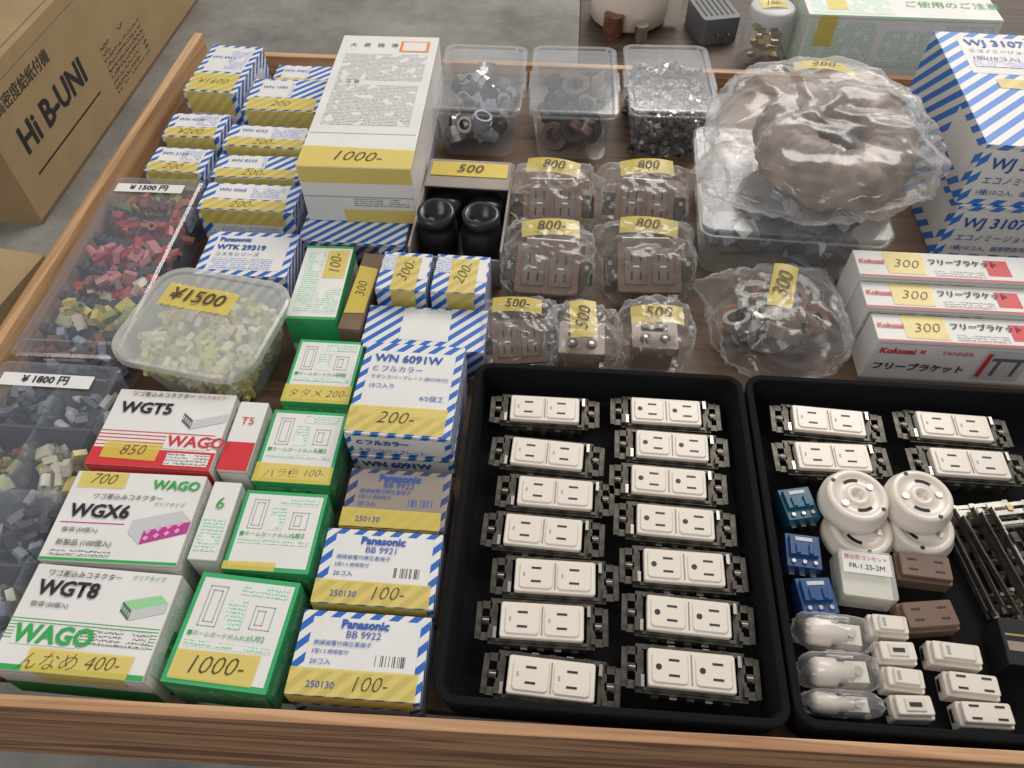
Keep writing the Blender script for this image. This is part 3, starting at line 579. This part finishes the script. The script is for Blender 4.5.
for x,y in((.433,.505),(.436,.459)): inst('wall_outlet',OA,(x,y,ZT),random.uniform(-2,2)-1)
# ceiling rosettes (two stacks)
def rosette(x,y,z,rz,s=1.):
    a=MB(); a.lathe([(0,0),(.033*s,0),(.0345*s,.002),(.0345*s,.012),(.031*s,.015),(.031*s,.021),(.029*s,.023),(.024*s,.023),(.023*s,.0215),(.012*s,.0215),(.011*s,.023),(.006*s,.023),(.0055*s,.018),(0,.018)],'white_plastic',seg=48)
    for q in(0,math.pi):
        for k in range(7):
            an=q+.25+k*.12; a.box(.0175*s*math.cos(an),.0175*s*math.sin(an),.0217,.0032,.0028,.0006,'black_ink',Matrix.Rotation(an,3,'Z'))
        a.cyl(.0035,.0012,'steel',(.0175*s*math.cos(q-.6),.0175*s*math.sin(q-.6),.0216),None,12)
        a.cyl(.0022,.0006,'black_ink',(.0272*s*math.cos(q+1.3),.0272*s*math.sin(q+1.3),.0228),None,10)
    a.done('ceiling_rosette',(x,y,z),rz)
rosette(.312,.379,ZT,20,.96); rosette(.305,.401,ZT+.0235,70,.94); rosette(.372,.386,ZT,0,.96); rosette(.367,.405,ZT+.0235,40,.93)
# blue relays
def relay(x,y,rz,m):
    a=MB(); a.box(0,0,.011,.032,.034,.022,m); a.box(0,.004,.024,.026,.020,.004,m)
    for t in(-.010,0,.010): a.box(t,-.0185,.008,.005,.005,.010,'steel'); a.cyl(.0022,.002,'steel',(t,-.012,.022),None,10)
    a.box(.0,.010,.0264,.016,.004,.0006,'lgrey'); a.box(-.006,.0,.0264,.004,.010,.003,m); a.box(.006,.0,.0264,.004,.010,.003,m); a.done('terminal_block',(x,y,ZT),rz,bevel=.001)
relay(.256,.402,12,'teal_plastic'); relay(.252,.350,-4,'blue_plastic'); relay(.257,.306,6,'blue_plastic')
root=empty('small_parts_case',(.307,.330,ZT),-4)
a=MB(); a.rslab(.050,.048,.004,0,.024,'frosted'); a.box(0,0,.011,.044,.042,.016,'p_cream'); a.done('case_shell',parent=root)
a=MB(); a.poly([(-.022,-.001,.0245),(.022,-.001,.0245),(.022,.021,.0245),(-.022,.021,.0245)],'white_paper'); a.done('paper_label',parent=root)
text(root,'露出型コンセント',Matrix.Translation((0,.015,.025)),.005,'red_ink',align='CENTER'); text(root,'FR-1.25-2M',Matrix.Translation((0,.006,.025)),.007,'black_ink',align='CENTER')
def block(name,x,y,rz,m,w=.050,d=.028,h=.022,kind='slots'):
    a=MB(); a.rslab(w,d,.002,0,h*.7,m); a.rslab(w-.004,d-.004,.002,h*.7,h,m)
    if kind=='slots':
        for cx in(-w*.24,w*.24):
            for dy in(-.005,.005): a.box(cx,dy,h+.0002,.008,.0017,.0006,'black_ink')
    elif kind=='jack': a.rslab(w*.5,d*.55,.001,h,h+.0012,'cream'); a.box(0,0,h+.0012,w*.30,d*.18,.0008,'black_ink')
    elif kind=='switch': a.rslab(w*.62,d*.66,.001,h,h+.003,m); a.box(-w*.2,0,h+.003,.003,.008,.0005,'grey_ink')
    for s in(-1,1): a.box(s*(w/2+.0005),0,h*.35,.003,d*.5,.006,'steel')
    a.done(name,(x,y,ZT),rz)
block('brown_outlet_module',.364,.343,-4,'brown_plastic'); block('brown_outlet_module',.356,.296,8,'brown_plastic')
for k,(x,y) in enumerate([(.318,.284),(.319,.260),(.320,.237),(.322,.2145)]): block('outlet_module',x,y,random.uniform(-4,4),'white_plastic',.034,.020,.022,'jack' if k%2 else 'switch')
for k,(x,y) in enumerate([(.370,.262),(.377,.236),(.381,.2125)]): block('outlet_module',x,y,random.uniform(-5,3),'white_plastic',.044,.021,.022,'switch' if k==0 else 'slots')
# mounting frames pile
a=MB()
for s in(-1,1): a.box(0,s*.0175,0,.112,.005,.0016,'steel'); a.box(s*.053,0,0,.004,.030,.0016,'steel'); a.box(s*.045,0,0,.005,.030,.0016,'steel'); a.box(s*.034,0,0,.003,.030,.0016,'steel'); a.box(s*.049,.0,.0012,.006,.005,.0016,'brass'); a.box(0,s*.0205,.003,.10,.0012,.006,'dark_steel'); a.box(s*.018,s*.012,.002,.010,.006,.004,'dark_steel')
a.box(.0,0,0,.003,.030,.0016,'dark_steel'); o=a.done('t'); FR=o.data; bpy.data.objects.remove(o)
root=empty('mounting_frame_pile',(.438,.358,ZT+.004),0)
for k in range(7): inst('mounting_frame',FR,(-.012+.006*k+random.uniform(-.002,.002),random.uniform(-.006,.006),.0048*k+.001),0,root,rot=(random.uniform(-.03,.03),0,math.radians(102+random.uniform(-5,5))))
carton('black_parts_box',.408,.250,.470,.292,ZT,.03,-3,{'all':'black_plastic'},[('top',(.05,.62,.5,.66),'brass'),('top',(.05,.3,.3,.5),'tan_label')],default='black_plastic')
# bagged white lamp sockets
for k,(x,y) in enumerate([(.268,.274),(.267,.240),(.264,.2145)]):
    root=empty('bagged_lamp_socket',(x,y,ZT),random.uniform(-5,5)); s=1 if k<2 else .7
    a=MB(); R=Euler((0,math.pi/2,0)).to_matrix(); a.lathe([(0,0),(.010*s,0),(.012*s,.004),(.012*s,.020),(.009*s,.022),(.009*s,.034),(0,.034)],'white_plastic',(-.024,0,.014*s),R,24)
    a.box(.014,0,.010*s,.018,.018*s,.016*s,'white_plastic'); a.cyl(.004,.003,'steel',(.014,0,.018*s),None,12); a.done('lamp_socket',parent=root)
    crumple('bag_film',.034,.0155*(1 if k<2 else .65),.0155*s,50+k,.22,root,p=3,sub=4,mt='haze_film')
# ------------------------------------------------------------ things behind the tray
root=empty('white_plastic_jug',(.115,1.46,-.005),0)
a=MB(); a.lathe([(0,0),(.060,0),(.070,.008),(.072,.05),(.062,.10),(.050,.125),(.052,.135),(.048,.135),(.046,.12),(.055,.09),(.058,.02),(0,.015)],'white_plastic',seg=36); a.box(.078,-.02,.06,.03,.014,.09,'white_plastic'); a.cyl(.018,.04,'copper',(-.03,-.07,0),None,20); a.cyl(.012,.03,'steel',(.02,-.085,0),None,16); a.done('jug_body',parent=root)
root=empty('power_adapter',(.265,1.42,-.005),15); a=MB(); a.rslab(.07,.09,.008,0,.045,'grey_plastic')
for k in range(6): a.box(-.025+.01*k,0,.0455,.003,.06,.001,'black_ink')
for s in(-.01,.01): a.box(s,-.052,.02,.003,.016,.006,'steel')
a.done('adapter_body',parent=root)
root=empty('lidded_glass_jar',(.345,1.330,-.005),0); a=MB(); a.lathe([(0,0),(.036,0),(.040,.006),(.040,.070),(.034,.078),(.034,.080)],'clear_lid',seg=32); a.lathe([(.037,.074),(.037,.090),(.034,.093),(0,.093)],'lgrey',seg=32)
for k in range(30): a.box(random.uniform(-.02,.02),random.uniform(-.02,.02),random.uniform(.01,.06),.012,.008,.006,random.choice(['brass','steel','p_yellow']))
a.done('jar_body',parent=root); price(root,(0,-.0,.097),.05,.026,(0,0,.1),'100-',.016)
# ------------------------------------------------------------ light
W=bpy.data.worlds.new('World'); SC.world=W; W.use_nodes=True; bg=W.node_tree.nodes['Background']; bg.inputs[0].default_value=(.97,.97,1,1); bg.inputs[1].default_value=.40
def area(name,loc,tgt,size,e,col):
    l=bpy.data.lights.new(name,'AREA'); l.shape='RECTANGLE'; l.size=size[0]; l.size_y=size[1]; l.energy=e; l.color=col
    o=bpy.data.objects.new(name,l); COL.objects.link(o); o.location=loc; o.rotation_euler=(Vector(tgt)-Vector(loc)).to_track_quat('-Z','Y').to_euler()
area('daylight_opening',(1.2,3.2,2.5),(.1,.6,0),(2.4,1.6),112,(1,.95,.88))
area('side_area',(-1.6,-.9,2.4),(.0,.4,0),(1.6,1.4),30,(1,.97,.93))  # second, weaker area lamp aimed from the front left
# ------------------------------------------------------------ camera
f=769.; H=.70; P=math.radians(51.4); psi=math.atan(88*math.cos(P)/f)
r=Vector((math.cos(psi),math.sin(psi),0)); h=Vector((-math.sin(psi),math.cos(psi),0)); F=math.cos(P)*h-math.sin(P)*Vector((0,0,1)); U=math.sin(P)*h+math.cos(P)*Vector((0,0,1))
cam=bpy.data.cameras.new('camera'); cam.sensor_width=36; cam.lens=f/1024*36; cam.clip_start=.01
co=bpy.data.objects.new('camera',cam); COL.objects.link(co); co.matrix_world=Matrix(((r.x,U.x,-F.x,0),(r.y,U.y,-F.y,0),(r.z,U.z,-F.z,H),(0,0,0,1)))
SC.camera=co
